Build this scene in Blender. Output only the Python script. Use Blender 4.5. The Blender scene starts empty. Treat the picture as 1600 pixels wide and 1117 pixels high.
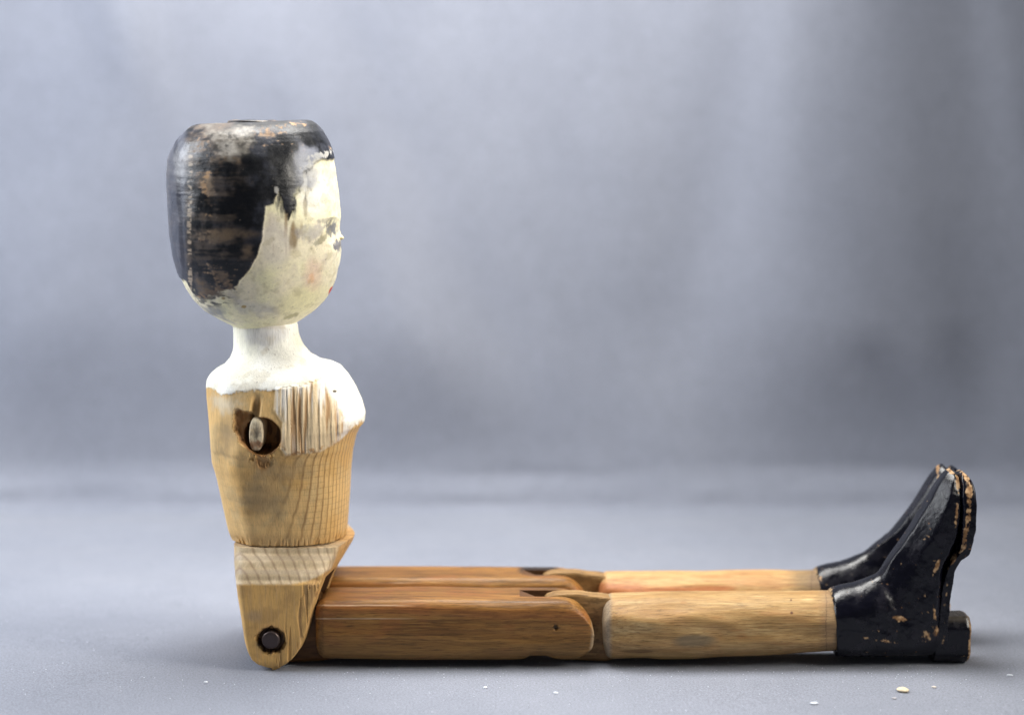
import bpy, math, random
import numpy as np
from mathutils import Vector

# ------------------------------------------------------------------ units
# lengths below are written in "u" (0.35 mm); 1 u covers one pixel of the 1600 px wide photograph at the doll's mid-plane
S = 0.00035
F = 2500.0                                   # focal length in u
PITCH = math.atan((558.5 - 190) / F)
CAM = np.array([0.0, -F * math.cos(PITCH), 835.0])

scene = bpy.context.scene
col = scene.collection

# ------------------------------------------------------------------ camera, world, lamps, exposure
cam_d = bpy.data.cameras.new('camera')
cam = bpy.data.objects.new('camera', cam_d)
col.objects.link(cam)
cam.location = Vector(CAM) * S
cam.rotation_euler = (math.pi / 2 - PITCH, 0, 0)
cam_d.sensor_width = 36
cam_d.lens = F / 1600 * 36
cam_d.clip_start = 0.01
cam_d.clip_end = 50
cam_d.dof.use_dof = True
cam_d.dof.focus_distance = (F - 75) * S
cam_d.dof.aperture_fstop = 2.8
scene.camera = cam

world = bpy.data.worlds.new('World')
scene.world = world
world.use_nodes = True
world.node_tree.nodes['Background'].inputs[0].default_value = (0.86, 0.92, 1.0, 1)
world.node_tree.nodes['Background'].inputs[1].default_value = 0.10

def area(name, loc, target, size, size_y, power, color):
    d = bpy.data.lights.new(name, 'AREA')
    d.shape = 'RECTANGLE'; d.size = size * S; d.size_y = size_y * S
    d.energy = power; d.color = color
    o = bpy.data.objects.new(name, d); col.objects.link(o)
    o.location = Vector(loc) * S
    o.rotation_euler = (Vector(target) - Vector(loc)).to_track_quat('-Z', 'Y').to_euler()
    return o
area('softbox_overhead', (-100, 260, 2000), (-60, 40, 0), 1300, 800, 10.6, (1.0, 0.985, 0.95))
area('softbox_left', (-2200, 0, 1500), (-300, 150, 600), 900, 1300, 9.5, (0.90, 0.94, 1.0))
area('softbox_right', (1900, -700, 1500), (-250, 0, 450), 800, 1100, 1.5, (1.0, 0.95, 0.86)).data.spread = math.radians(75)

scene.view_settings.view_transform = 'Standard'
scene.view_settings.look = 'None'
scene.view_settings.exposure = 0.0
scene.view_settings.gamma = 1.0

# ------------------------------------------------------------------ measuring helpers
cp, sp = math.cos(PITCH), math.sin(PITCH)
def unproj(px, py, Y):
    """point on the vertical plane at depth Y that shows at photo position px, py"""
    a = (np.asarray(px, float) - 800) / F
    b = (558.5 - np.asarray(py, float)) / F
    dy = cp + b * sp
    dz = -sp + b * cp
    t = (Y - CAM[1]) / dy
    return a * t, CAM[2] + dz * t
def proj(X, Y, Z):
    d = (Y - CAM[1]) * cp - (Z - CAM[2]) * sp
    up = (Y - CAM[1]) * sp + (Z - CAM[2]) * cp
    return 800 + F * X / d, 558.5 - F * up / d
def zat(py, Y): return float(unproj(800, py, Y)[1])
def xat(px, py, Y): return float(unproj(px, py, Y)[0])

# ------------------------------------------------------------------ noise
def _h(ix, iy, iz, seed):
    n = (ix * 374761393 + iy * 668265263 + iz * 2147483647 + seed * 1274126177) & 0xFFFFFFFF
    n = ((n ^ (n >> 13)) * 1274126177) & 0xFFFFFFFF
    n = ((n ^ (n >> 16)) * 2246822519) & 0xFFFFFFFF
    n = n ^ (n >> 15)
    return (n & 0xFFFF) / 65535.0
def vnoise(x, y, z, seed=0):
    x, y, z = np.broadcast_arrays(np.asarray(x, float), np.asarray(y, float), np.asarray(z, float))
    fx, fy, fz = np.floor(x), np.floor(y), np.floor(z)
    ix, iy, iz = fx.astype(np.int64), fy.astype(np.int64), fz.astype(np.int64)
    tx, ty, tz = x - fx, y - fy, z - fz
    tx, ty, tz = [t * t * (3 - 2 * t) for t in (tx, ty, tz)]
    r = 0
    for a in (0, 1):
        wa = tx if a else 1 - tx
        for b in (0, 1):
            wb = ty if b else 1 - ty
            for c in (0, 1):
                wc = tz if c else 1 - tz
                r = r + wa * wb * wc * _h(ix + a, iy + b, iz + c, seed)
    return r
def fbm(x, y, z, sx, sy, sz, seed=0, octv=4, gain=0.55):
    """noise 0..1 with feature sizes sx, sy, sz (u)"""
    r = 0; amp = 1; tot = 0; k = 1.0
    X, Y, Z = np.asarray(x, float) / sx, np.asarray(y, float) / sy, np.asarray(z, float) / sz
    for o in range(octv):
        X, Y = X * .82 - Y * .5724, X * .5724 + Y * .82          # turn each octave so no lattice shows
        Y, Z = Y * .79 - Z * .6131, Y * .6131 + Z * .79
        r = r + amp * vnoise(X * k + 13.7 * o, Y * k + 5.1 * o, Z * k + 9.3 * o, seed + o)
        tot += amp; amp *= gain; k *= 2.03
    return r / tot
def sstep(a, b, x):
    t = np.clip((np.asarray(x, float) - a) / (b - a), 0, 1)
    return t * t * (3 - 2 * t)
def mixc(c0, c1, t):
    t = np.clip(t, 0, 1)[..., None]
    return c0 * (1 - t) + np.asarray(c1, float) * t
def blob(u, v, cx, cy, rx, ry, ang=0):
    c, s = math.cos(math.radians(ang)), math.sin(math.radians(ang))
    du, dv = u - cx, v - cy
    a = (du * c + dv * s) / rx
    b = (-du * s + dv * c) / ry
    return 1 - np.sqrt(a * a + b * b)                      # 1 in the middle, 0 on the rim
def sdpoly(u, v, pts):
    """signed distance to polygon, positive inside"""
    P = np.array(pts, float)
    d = np.full(u.shape, 1e9); inside = np.zeros(u.shape, bool)
    for i in range(len(P)):
        a, b = P[i - 1], P[i]
        e = b - a
        t = np.clip(((u - a[0]) * e[0] + (v - a[1]) * e[1]) / (e @ e), 0, 1)
        d = np.minimum(d, np.hypot(u - a[0] - t * e[0], v - a[1] - t * e[1]))
        if a[1] != b[1]:
            cr = ((a[1] > v) != (b[1] > v)) & (u < (b[0] - a[0]) * (v - a[1]) / (b[1] - a[1]) + a[0])
            inside ^= cr
    return np.where(inside, d, -d)
def spl(xs, ys, x):
    """smooth (monotone cubic) interpolation"""
    xs = np.asarray(xs, float); ys = np.asarray(ys, float); x = np.asarray(x, float)
    h = np.diff(xs); dl = np.diff(ys) / h
    m = np.zeros(len(xs)); m[0], m[-1] = dl[0], dl[-1]
    for i in range(1, len(xs) - 1):
        if dl[i - 1] * dl[i] > 0:
            w1, w2 = 2 * h[i] + h[i - 1], h[i] + 2 * h[i - 1]
            m[i] = (w1 + w2) / (w1 / dl[i - 1] + w2 / dl[i])
    i = np.clip(np.searchsorted(xs, x) - 1, 0, len(xs) - 2)
    t = np.clip((x - xs[i]) / h[i], 0, 1)
    return ((1 + 2 * t) * (1 - t) ** 2 * ys[i] + t * (1 - t) ** 2 * h[i] * m[i]
            + t * t * (3 - 2 * t) * ys[i + 1] + t * t * (t - 1) * h[i] * m[i + 1])

# ------------------------------------------------------------------ materials
def nn(nt, t, **kw):
    n = nt.nodes.new(t)
    for k, v in kw.items():
        if hasattr(n, k): setattr(n, k, v)
        else: n.inputs[k].default_value = v
    return n
def surface_mat(name, grain=(1, 1, 1), grain_amt=0.25, bump=0.15, fine=1.5, coat=0.0, spec=0.5, pores=0.0):
    """colour and gloss come from the mesh's own wear/paint attributes; the nodes add fibre grain, pores and relief"""
    m = bpy.data.materials.new(name); m.use_nodes = True
    nt = m.node_tree; L = nt.links.new
    b = nt.nodes['Principled BSDF']
    ac = nn(nt, 'ShaderNodeAttribute', attribute_name='paint')
    ar = nn(nt, 'ShaderNodeAttribute', attribute_name='roughness')
    tc = nn(nt, 'ShaderNodeTexCoord')
    mp = nn(nt, 'ShaderNodeMapping'); mp.inputs['Scale'].default_value = tuple(g / S / fine for g in grain)
    L(tc.outputs['Object'], mp.inputs['Vector'])
    n1 = nn(nt, 'ShaderNodeTexNoise'); n1.inputs['Scale'].default_value = 0.35
    n1.inputs['Detail'].default_value = 5; n1.inputs['Roughness'].default_value = 0.7
    L(mp.outputs[0], n1.inputs['Vector'])
    mr = nn(nt, 'ShaderNodeMapRange')
    mr.inputs['From Min'].default_value = 0.25; mr.inputs['From Max'].default_value = 0.75
    mr.inputs['To Min'].default_value = 1 - grain_amt; mr.inputs['To Max'].default_value = 1 + grain_amt
    L(n1.outputs['Fac'], mr.inputs['Value'])
    vm = nn(nt, 'ShaderNodeVectorMath', operation='SCALE')
    n2 = nn(nt, 'ShaderNodeTexNoise'); n2.inputs['Scale'].default_value = 0.9
    n2.inputs['Detail'].default_value = 3; n2.inputs['Roughness'].default_value = 0.6
    L(mp.outputs[0], n2.inputs['Vector'])
    pm = nn(nt, 'ShaderNodeMapRange'); pm.inputs['From Min'].default_value = 0.54; pm.inputs['From Max'].default_value = 0.68
    pm.inputs['To Min'].default_value = 1.0; pm.inputs['To Max'].default_value = 1 - pores
    L(n2.outputs['Fac'], pm.inputs['Value'])
    pr = nn(nt, 'ShaderNodeMath', operation='MULTIPLY'); L(mr.outputs[0], pr.inputs[0]); L(pm.outputs[0], pr.inputs[1])
    L(ac.outputs['Color'], vm.inputs[0]); L(pr.outputs[0], vm.inputs['Scale'])
    L(vm.outputs[0], b.inputs['Base Color'])
    md = nn(nt, 'ShaderNodeMath', operation='MULTIPLY_ADD')
    L(n1.outputs['Fac'], md.inputs[0]); md.inputs[1].default_value = 0.25
    ms = nn(nt, 'ShaderNodeMath', operation='SUBTRACT'); ms.inputs[1].default_value = 0.125
    L(ar.outputs['Fac'], md.inputs[2]); L(md.outputs[0], ms.inputs[0]); L(ms.outputs[0], b.inputs['Roughness'])
    bp = nn(nt, 'ShaderNodeBump'); bp.inputs['Strength'].default_value = bump
    bp.inputs['Distance'].default_value = 2.0 * S
    L(n1.outputs['Fac'], bp.inputs['Height']); L(bp.outputs[0], b.inputs['Normal'])
    b.inputs['Specular IOR Level'].default_value = spec
    if coat:
        b.inputs['Coat Weight'].default_value = coat; b.inputs['Coat Roughness'].default_value = 0.25
    return m
M_paint = surface_mat('worn_paint', (1, 1, 1.0), 0.12, 0.25, 2.0, spec=0.4, pores=0.12)
M_torso = surface_mat('pine_grain_upright', (1.6, 1.6, 0.12), 0.15, 0.35, 1.6, spec=0.3, pores=0.22)
M_leg = surface_mat('varnished_pine_lengthwise', (0.08, 1.5, 1.5), 0.24, 0.35, 1.5, spec=0.25, pores=0.5)
M_boot = surface_mat('black_boot_paint', (0.8, 0.8, 0.8), 0.22, 0.28, 2.5, spec=0.3)

# ------------------------------------------------------------------ mesh builders
ROOT = np.array([-385.0, 0.0, 0.0])            # foot of the doll's body
def make(name, V, faces_q, faces_t, mat, parent=None, colr=None, rough=None, angle=38, offset=None):
    off = ROOT if offset is None else np.asarray(offset, float)
    me = bpy.data.meshes.new(name)
    V = np.asarray(V, float)
    me.vertices.add(len(V)); me.vertices.foreach_set('co', ((V - off) * S).astype(np.float32).ravel())
    loops = []; starts = []; tot = []
    if len(faces_q):
        q = np.asarray(faces_q, np.int32); loops.append(q.ravel()); tot += [4] * len(q)
    if len(faces_t):
        t = np.asarray(faces_t, np.int32); loops.append(t.ravel()); tot += [3] * len(t)
    lv = np.concatenate(loops)
    tot = np.array(tot, np.int32); st = np.concatenate([[0], np.cumsum(tot)[:-1]]).astype(np.int32)
    me.loops.add(len(lv)); me.loops.foreach_set('vertex_index', lv)
    me.polygons.add(len(tot)); me.polygons.foreach_set('loop_start', st)
    me.update(calc_edges=True); me.validate()
    me.polygons.foreach_set('use_smooth', np.ones(len(me.polygons), bool))
    if angle is not None: me.set_sharp_from_angle(angle=math.radians(angle))
    if colr is not None:
        a = me.attributes.new('paint', 'FLOAT_COLOR', 'POINT')
        c = np.ones((len(V), 4), np.float32); c[:, :3] = np.clip(colr, 0, 1)
        a.data.foreach_set('color', c.ravel())
        r = me.attributes.new('roughness', 'FLOAT', 'POINT')
        r.data.foreach_set('value', (np.ones(len(V)) * rough).astype(np.float32))
    me.materials.append(mat)
    o = bpy.data.objects.new(name, me); col.objects.link(o)
    if parent is not None: o.parent = parent
    return o
def grid_faces(R, C, wrap=True, flip=False):
    r = np.arange(R - 1)[:, None]; c = np.arange(C if wrap else C - 1)[None, :]
    c2 = (c + 1) % C
    q = np.stack([r * C + c, r * C + c2, (r + 1) * C + c2, (r + 1) * C + c], -1).reshape(-1, 4)
    return q[:, ::-1] if flip else q
def closed_grid(V, flip=False, cap0=None, cap1=None):
    """V (R,C,3) ring rows -> flat verts, quads, tris with both ends closed by concentric shrinking rings"""
    V = np.asarray(V)
    def cap(ring, n=6):
        c = ring.mean(0)
        return [c + (ring - c) * k for k in np.linspace(1, 0.02, n)[1:]]
    pre = cap(V[0])[::-1]; post = cap(V[-1])
    A = np.concatenate([np.array(pre), V, np.array(post)], 0)
    R, C = A.shape[:2]
    q = grid_faces(R, C, True, flip)
    A2 = np.concatenate([A.reshape(-1, 3), A[0].mean(0)[None], A[-1].mean(0)[None]], 0)
    i0, i1 = R * C, R * C + 1
    c = np.arange(C); c2 = (c + 1) % C
    t0 = np.stack([np.full(C, i0), c2, c], -1); t1 = np.stack([np.full(C, i1), (R - 1) * C + c, (R - 1) * C + c2], -1)
    t = np.concatenate([t0, t1])
    if flip: t = t[:, ::-1]
    return A2, q, t
def section(planes, p, C):
    """unit cross-section made by flat knife cuts: planes = [(angle_deg, distance)], rounded by the norm p. returns C points, evenly spaced"""
    th = np.linspace(0, 2 * math.pi, 1441)[:-1]
    d = np.stack([np.cos(th), np.sin(th)], -1)
    acc = 0
    for a, dist in planes:
        n = np.array([math.cos(math.radians(a)), math.sin(math.radians(a))])
        acc = acc + np.clip(d @ n / dist, 0, None) ** p
    P = d * (acc ** (-1 / p))[:, None]
    P[:, 0] = P[:, 0] - (P[:, 0].max() + P[:, 0].min()) / 2
    P[:, 0] /= P[:, 0].max(); P[:, 1] /= np.abs(P[:, 1]).max()
    L = np.concatenate([[0], np.cumsum(np.hypot(*(np.roll(P, -1, 0) - P).T))])
    Q = np.concatenate([P, P[:1]])
    s = np.linspace(0, L[-1], C + 1)[:-1]
    return np.stack([np.interp(s, L, Q[:, 0]), np.interp(s, L, Q[:, 1])], -1)

def upright_loft(zs, wv, secs, left, right, zmod=None, iters=14, near_edge=False):
    """rows at heights zs, half widths wv (across, Y), cross-sections secs (R,C,2).
    front/back extents are solved so that the outline seen in side view follows the measured left/right lines"""
    R = len(zs)
    lp = np.array(left, float); rp = np.array(right, float)
    lp = lp[np.argsort(lp[:, 1])]; rp = rp[np.argsort(rp[:, 1])]
    _, py0 = proj(np.zeros(R), 0, zs)
    xl = unproj(np.interp(py0, lp[:, 1], lp[:, 0]), py0, 0)[0]
    xr = unproj(np.interp(py0, rp[:, 1], rp[:, 0]), py0, 0)[0]
    for it in range(iters):
        V = np.empty((R, secs.shape[1], 3))
        cx = (xl + xr) / 2; ax = (xr - xl) / 2
        V[..., 0] = cx[:, None] + secs[..., 0] * ax[:, None]
        V[..., 1] = secs[..., 1] * wv[:, None]
        V[..., 2] = zs[:, None]
        if zmod is not None: V[..., 2] += zmod(V)
        u, v = proj(V[..., 0], V[..., 1], V[..., 2])
        il, k = u.argmin(1), np.arange(R)
        # the right line is either the whole outline or the near flank's own front corner
        ir = (np.where(secs[..., 1] < -.9, u, -1e9) if near_edge else u).argmax(1)
        xl = xl + (np.interp(v[k, il], lp[:, 1], lp[:, 0]) - u[k, il]) * 0.9
        xr = xr + (np.interp(v[k, ir], rp[:, 1], rp[:, 0]) - u[k, ir]) * 0.9
        ker = np.ones(5) / 5
        xl = np.convolve(np.pad(xl, 2, 'edge'), ker, 'valid'); xr = np.convolve(np.pad(xr, 2, 'edge'), ker, 'valid')
        xr = np.maximum(xr, xl + 4)
    return V
def carve(o, boxes, off=None):
    """cut straight slots through a part; boxes = [(x0,x1,y0,y1,z0,z1)]"""
    off = ROOT if off is None else off
    for bx in boxes:
        x0, x1, y0, y1, z0, z1 = bx[:6]
        P = np.array([[x, y, z] for x in (x0, x1) for y in (y0, y1) for z in (z0, z1)], float)
        if len(bx) > 6: P[2:4, 0] += bx[6]                  # slanted end
        me = bpy.data.meshes.new('cutter')
        me.from_pydata([tuple(p) for p in (P - off) * S], [], [(0, 1, 3, 2), (4, 6, 7, 5), (0, 4, 5, 1), (2, 3, 7, 6), (0, 2, 6, 4), (1, 5, 7, 3)])
        me.materials.append(o.data.materials[0])
        c = bpy.data.objects.new('cutter', me); col.objects.link(c)
        m = o.modifiers.new('slot', 'BOOLEAN'); m.operation = 'DIFFERENCE'; m.object = c; m.solver = 'EXACT'
        bpy.context.view_layer.update()
        dg = bpy.context.evaluated_depsgraph_get()
        # the part is still unparented here, so both sit in the same frame
        new = bpy.data.meshes.new_from_object(o.evaluated_get(dg), preserve_all_data_layers=True, depsgraph=dg)
        o.modifiers.clear(); old = o.data; o.data = new; new.name = old.name
        bpy.data.objects.remove(c); bpy.data.meshes.remove(old)
    # dark brown wood inside the cuts
    me = o.data; nv = len(me.vertices)
    co = np.empty(nv * 3, np.float32); me.vertices.foreach_get('co', co); co = co.reshape(-1, 3) / S + off
    pc = np.empty(nv * 4, np.float32); me.attributes['paint'].data.foreach_get('color', pc); pc = pc.reshape(-1, 4)
    rv = np.empty(nv, np.float32); me.attributes['roughness'].data.foreach_get('value', rv)
    for bx in boxes:
        x0, x1, y0, y1, z0, z1 = bx[:6]; e = .05
        if len(bx) > 6: x0 += min(bx[6], 0)
        inb = (co[:, 0] > x0 - e) & (co[:, 0] < x1 + e) & (co[:, 1] > y0 - e) & (co[:, 1] < y1 + e) & (co[:, 2] > z0 - e) & (co[:, 2] < z1 + e)
        pc[inb, :3] = (.10, .045, .018); rv[inb] = .75
    me.attributes['paint'].data.foreach_set('color', pc.ravel()); me.attributes['roughness'].data.foreach_set('value', rv)
    me.polygons.foreach_set('use_smooth', np.ones(len(me.polygons), bool))
    me.set_sharp_from_angle(angle=math.radians(38))

def tag(o, label=None, cat=None, group=None, kind=None):
    if label: o['label'] = label
    if cat: o['category'] = cat
    if group: o['group'] = group
    if kind: o['kind'] = kind
    return o

# ------------------------------------------------------------------ setting: cloth sweep and the wall strip beside it
def build_cloth():
    # profile in (Y, Z) from in front of the camera, over the table, up the back
    prof = [(-3400, 0), (-1200, 0), (-600, 0), (-300, 0), (0, 0), (300, 0), (600, 0), (760, 3), (830, 1), (868, -4), (898, -3), (919, 5), (930, 17),
            (938, 31), (950, 50), (961, 70), (970, 98), (979, 145), (991, 220), (1004, 320), (1018, 460), (1038, 700), (1068, 1200), (1105, 2000), (1170, 3600)]
    P = np.array(prof, float)
    L = np.concatenate([[0], np.cumsum(np.hypot(*np.diff(P, axis=0).T))])
    s = np.concatenate([np.linspace(0, L[2], 40)[:-1], np.linspace(L[2], L[7], 200)[:-1], np.linspace(L[7], L[16], 220)[:-1], np.linspace(L[16], L[-1], 190)])
    Yp = spl(L, P[:, 0], s); Zp = spl(L, P[:, 1], s)
    n = 264
    t = np.linspace(-1, 1, n)
    t = np.sign(t) * np.abs(t) ** 1.25
    wall = sstep(60, 420, Zp)
    xr = 2600 * (1 - wall) + (1131 + 10 * np.sin(Zp / 260) + 5 * np.sin(Zp / 90)) * wall
    X = np.where(t[None, :] < 0, t[None, :] * 2700, t[None, :] * xr[:, None])
    Y = np.repeat(Yp[:, None], n, 1); Z = np.repeat(Zp[:, None], n, 1)
    # soft folds: pushes along the sheet's own normal
    dY = np.gradient(Yp); dZ = np.gradient(Zp); ln = np.hypot(dY, dZ)
    ny, nz = (-dZ / ln)[:, None], (dY / ln)[:, None]
    wl = wall[:, None]
    u, v = X, Z
    def fold(x0, z0, x1, z1, width, amp):
        ex, ez = x1 - x0, z1 - z0; l = math.hypot(ex, ez); ex /= l; ez /= l
        a = ((u - x0) * ex + (v - z0) * ez) / l
        d = -(u - x0) * ez + (v - z0) * ex
        return amp * np.exp(-(d / width) ** 2) * sstep(-0.25, 0.25, a) * (1 - sstep(0.75, 1.25, a))
    D = wl * (42 * (fbm(X, 0, Z * 0.6, 900, 1, 900, 3, 2) - 0.5) + 26 * (fbm(X + Z * 0.25, 0, Z * 0.3, 260, 1, 420, 8, 2) - 0.5))
    D += wl * (fold(-1100, 1750, -780, 900, 70, 26) + fold(-900, 1900, -560, 1100, 60, -18))
    D += wl * (fold(770, 330, 900, 170, 46, -6) + fold(980, 360, 1100, 190, 46, -6) + fold(880, 360, 1000, 200, 50, 5))
    D += wl * (fold(1010, 1500, 1120, 700, 60, 8) + fold(560, 1500, 430, 500, 90, -16) + fold(180, 1700, 300, 500, 120, 14))
    D += wl * 1.0 * (75 * sstep(360, 720, X + .12 * Z) - 62 * sstep(740, 1180, X + .05 * Z) + 40 * sstep(-1150, -800, X - .3 * (Z - 900)) - 60 * sstep(-800, -560, X + .5 * (Z - 1500)))
    fl = 1 - wl
    far = sstep(-350, 400, Y)
    D += fl * (15 * (fbm(X, Y, 0, 420, 300, 1, 21, 3) - 0.5) * (0.25 + far) + 10 * (fbm(X + Y, Y - X, 0, 160, 420, 1, 5, 2) - 0.5) * far)
    # keep the table flat where the doll lies
    flat = sstep(-240, -150, Y) * (1 - sstep(150, 300, Y)) * sstep(-620, -520, X) * (1 - sstep(780, 860, X))
    D = D * (1 - flat) 
    roll = np.exp(-((Y - 920) / 60) ** 2) * (1 - sstep(60, 160, Z))
    Y = Y + D * ny; Z = Z + D * nz
    Y = Y + roll * (22 * (fbm(X, 0, Z, 620, 1, 60, 77, 2) - .5) + 5 * (fbm(X, 0, Z, 70, 1, 25, 78, 2) - .5))
    Z = Z + roll * 9 * (fbm(X, 0, 0, 240, 1, 1, 79, 2) - .5) * sstep(2, 20, Z)
    V = np.stack([X, Y, Z], -1)
    m = bpy.data.materials.new('grey_blue_cloth'); m.use_nodes = True
    nt = m.node_tree; Lk = nt.links.new; b = nt.nodes['Principled BSDF']
    tc = nn(nt, 'ShaderNodeTexCoord')
    def noise(scale, detail, rough=0.5):
        x = nn(nt, 'ShaderNodeTexNoise'); x.inputs['Scale'].default_value = scale / S
        x.inputs['Detail'].default_value = detail; x.inputs['Roughness'].default_value = rough
        Lk(tc.outputs['Object'], x.inputs['Vector']); return x
    big = noise(1 / 500, 3); fine = noise(1 / 3.2, 4, 0.75); mid = noise(1 / 40, 4, 0.6)
    r1 = nn(nt, 'ShaderNodeValToRGB')
    r1.color_ramp.elements[0].position = 0.3; r1.color_ramp.elements[0].color = (0.152, 0.164, 0.202, 1)
    r1.color_ramp.elements[1].position = 0.7; r1.color_ramp.elements[1].color = (0.186, 0.198, 0.238, 1)
    Lk(big.outputs['Fac'], r1.inputs[0])
    mr = nn(nt, 'ShaderNodeMapRange'); mr.inputs['From Min'].default_value = 0.3; mr.inputs['From Max'].default_value = 0.7
    mr.inputs['To Min'].default_value = 0.62; mr.inputs['To Max'].default_value = 1.38
    Lk(fine.outputs['Fac'], mr.inputs['Value'])
    mr2 = nn(nt, 'ShaderNodeMapRange'); mr2.inputs['From Min'].default_value = 0.3; mr2.inputs['From Max'].default_value = 0.7
    mr2.inputs['To Min'].default_value = 0.965; mr2.inputs['To Max'].default_value = 1.035
    Lk(mid.outputs['Fac'], mr2.inputs['Value'])
    mm = nn(nt, 'ShaderNodeMath', operation='MULTIPLY'); Lk(mr.outputs[0], mm.inputs[0]); Lk(mr2.outputs[0], mm.inputs[1])
    vm = nn(nt, 'ShaderNodeVectorMath', operation='SCALE'); Lk(r1.outputs[0], vm.inputs[0]); Lk(mm.outputs[0], vm.inputs['Scale'])
    Lk(vm.outputs[0], b.inputs['Base Color'])
    b.inputs['Roughness'].default_value = 0.85
    b.inputs['Specular IOR Level'].default_value = 0.25
    b.inputs['Sheen Weight'].default_value = 0.15
    bp = nn(nt, 'ShaderNodeBump'); bp.inputs['Strength'].default_value = 0.5; bp.inputs['Distance'].default_value = 1.5 * S
    Lk(fine.outputs['Fac'], bp.inputs['Height']); Lk(bp.outputs[0], b.inputs['Normal'])
    o = make('cloth_backdrop', V.reshape(-1, 3), grid_faces(V.shape[0], n, False, True), [], m, None, offset=(0, 0, 0), angle=None)
    tag(o, kind='structure')
    # wall beyond the cloth's right edge
    m2 = bpy.data.materials.new('pale_blue_wall'); m2.use_nodes = True
    nt = m2.node_tree; b = nt.nodes['Principled BSDF']
    n1 = nn(nt, 'ShaderNodeTexNoise'); n1.inputs['Scale'].default_value = 6
    r = nn(nt, 'ShaderNodeValToRGB')
    r.color_ramp.elements[0].color = (0.42, 0.48, 0.72, 1); r.color_ramp.elements[1].color = (0.52, 0.58, 0.80, 1)
    nt.links.new(n1.outputs['Fac'], r.inputs[0]); nt.links.new(r.outputs[0], b.inputs['Base Color'])
    b.inputs['Roughness'].default_value = 0.8
    W = np.array([[x, y, z] for x in (-3600, 5200) for y in (1900, 1980) for z in (-60, 4200)], float)
    q = [(0, 1, 3, 2), (4, 6, 7, 5), (0, 4, 5, 1), (2, 3, 7, 6), (0, 2, 6, 4), (1, 5, 7, 3)]
    w = make('wall', W, q, [], m2, None, offset=(0, 0, 0)); tag(w, kind='structure')
build_cloth()

# ------------------------------------------------------------------ the doll
doll = bpy.data.objects.new('wooden_doll', None); col.objects.link(doll)
doll.location = Vector(ROOT) * S
tag(doll, 'jointed armless wooden doll sitting upright with straight legs, painted head and black boots', 'doll')

def uvside(V, yc=0.0):
    """side-view coordinates of a point, the same for both flanks"""
    return proj(V[:, 0], yc - np.abs(V[:, 1] - yc), V[:, 2])

# -------- head
def build_head():
    C = 500
    ztop, zbot = zat(193, 0), zat(510, 0)
    R = 400
    t = np.linspace(0, 1, R)
    # denser rows at both rounded ends
    s = 0.5 - 0.5 * np.cos(t * math.pi); s = 0.55 * s + 0.45 * t
    zs = ztop + (zbot - ztop) * s
    f = (ztop - zs) / (ztop - zbot)
    w = spl([0, .02, .05, .1, .18, .3, .45, .6, .72, .82, .9, .95, 1], [66, 84, 97, 108, 119, 126, 128, 124, 114, 98, 78, 62, 44], f)
    a = section([(0, 1), (40, .98), (-40, .98), (90, 1), (-90, 1), (132, 1.03), (-132, 1.03), (180, 1), (158, .985), (-158, .985), (65, 1.0), (-65, 1.0), (112, 1.02), (-112, 1.02)], 11, C)
    cir = section([(k * 22.5, 1) for k in range(16)], 14, C)
    k = (sstep(0.8, 1, f) + 0.6 * (1 - sstep(0, 0.1, f)))[:, None, None]
    secs = a[None] * (1 - k) + cir[None] * k
    left = [(352, 184), (300, 199), (293, 204), (283, 213), (275, 222), (268, 235), (263, 250), (261, 272), (262, 300), (264, 335), (267, 368), (272, 398), (279, 425), (290, 450), (303, 470), (320, 486), (340, 498), (362, 509), (372, 520)]
    right = [(440, 184), (485, 190), (493, 195), (503, 206), (513, 221), (520, 238), (525, 262), (529, 300), (532, 335), (533, 360), (533, 390), (531, 412), (526, 434), (518, 452), (508, 468), (494, 482), (478, 494), (463, 504), (452, 514)]
    def zmod(V):
        return 5.0 * (1 - sstep(0.0, 0.12, f))[:, None] * np.clip((V[..., 0] + 400) / 110, -1, 1)
    V = upright_loft(zs, w, secs, left, right, zmod)
    # carve relief
    A, q, t3 = closed_grid(V, flip=True)
    x, y, z = A.T
    n = (fbm(x, y, z, 46, 46, 70, 4, 3) - .5) * 5.0
    rad = np.stack([x + 400, y, (z - zat(350, 0)) * 0.5], -1); rad /= np.linalg.norm(rad, axis=1)[:, None] + 1e-6
    # turned rings left by the lathe / knife chatter
    rings = .55 * (fbm(x, y, z, 40, 40, 5, 9, 3) - .5)
    u, v = uvside(A)
    # carved hair edge: hair stands 2 u proud of the face
    hair = hair_mask(A, u, v)
    A = A + rad * (n + rings * (.25 + .75 * sstep(-4, 2, hair)) + 1.8 * sstep(-1.5, 1.5, hair))[:, None]
    # eye hollow and cheek
    dent = -4.0 * np.clip(blob(u, v, 521, 361, 15, 22), 0, 1) ** 0.7 + 2.0 * np.clip(blob(u, v, 523, 395, 14, 26), 0, 1)
    A = A + rad * dent[:, None]
    x, y, z = A.T
    c, r = head_colour(A, u, v, hair)
    o = make('head', A, q, t3, M_paint, doll, c, r)
    tag(o, 'egg-shaped head with worn black hair and cream face')
    return o
HAIR = [(240, 150), (560, 150), (545, 246), (521, 250), (503, 250), (490, 256), (478, 268), (470, 284), (463, 306), (457, 330), (450, 344), (444, 326), (436, 304), (430, 318), (415, 322), (413, 345), (410, 372), (402, 400), (390, 422), (376, 438), (366, 452), (350, 452), (338, 462), (322, 468), (306, 462), (290, 440), (240, 400)]
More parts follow.
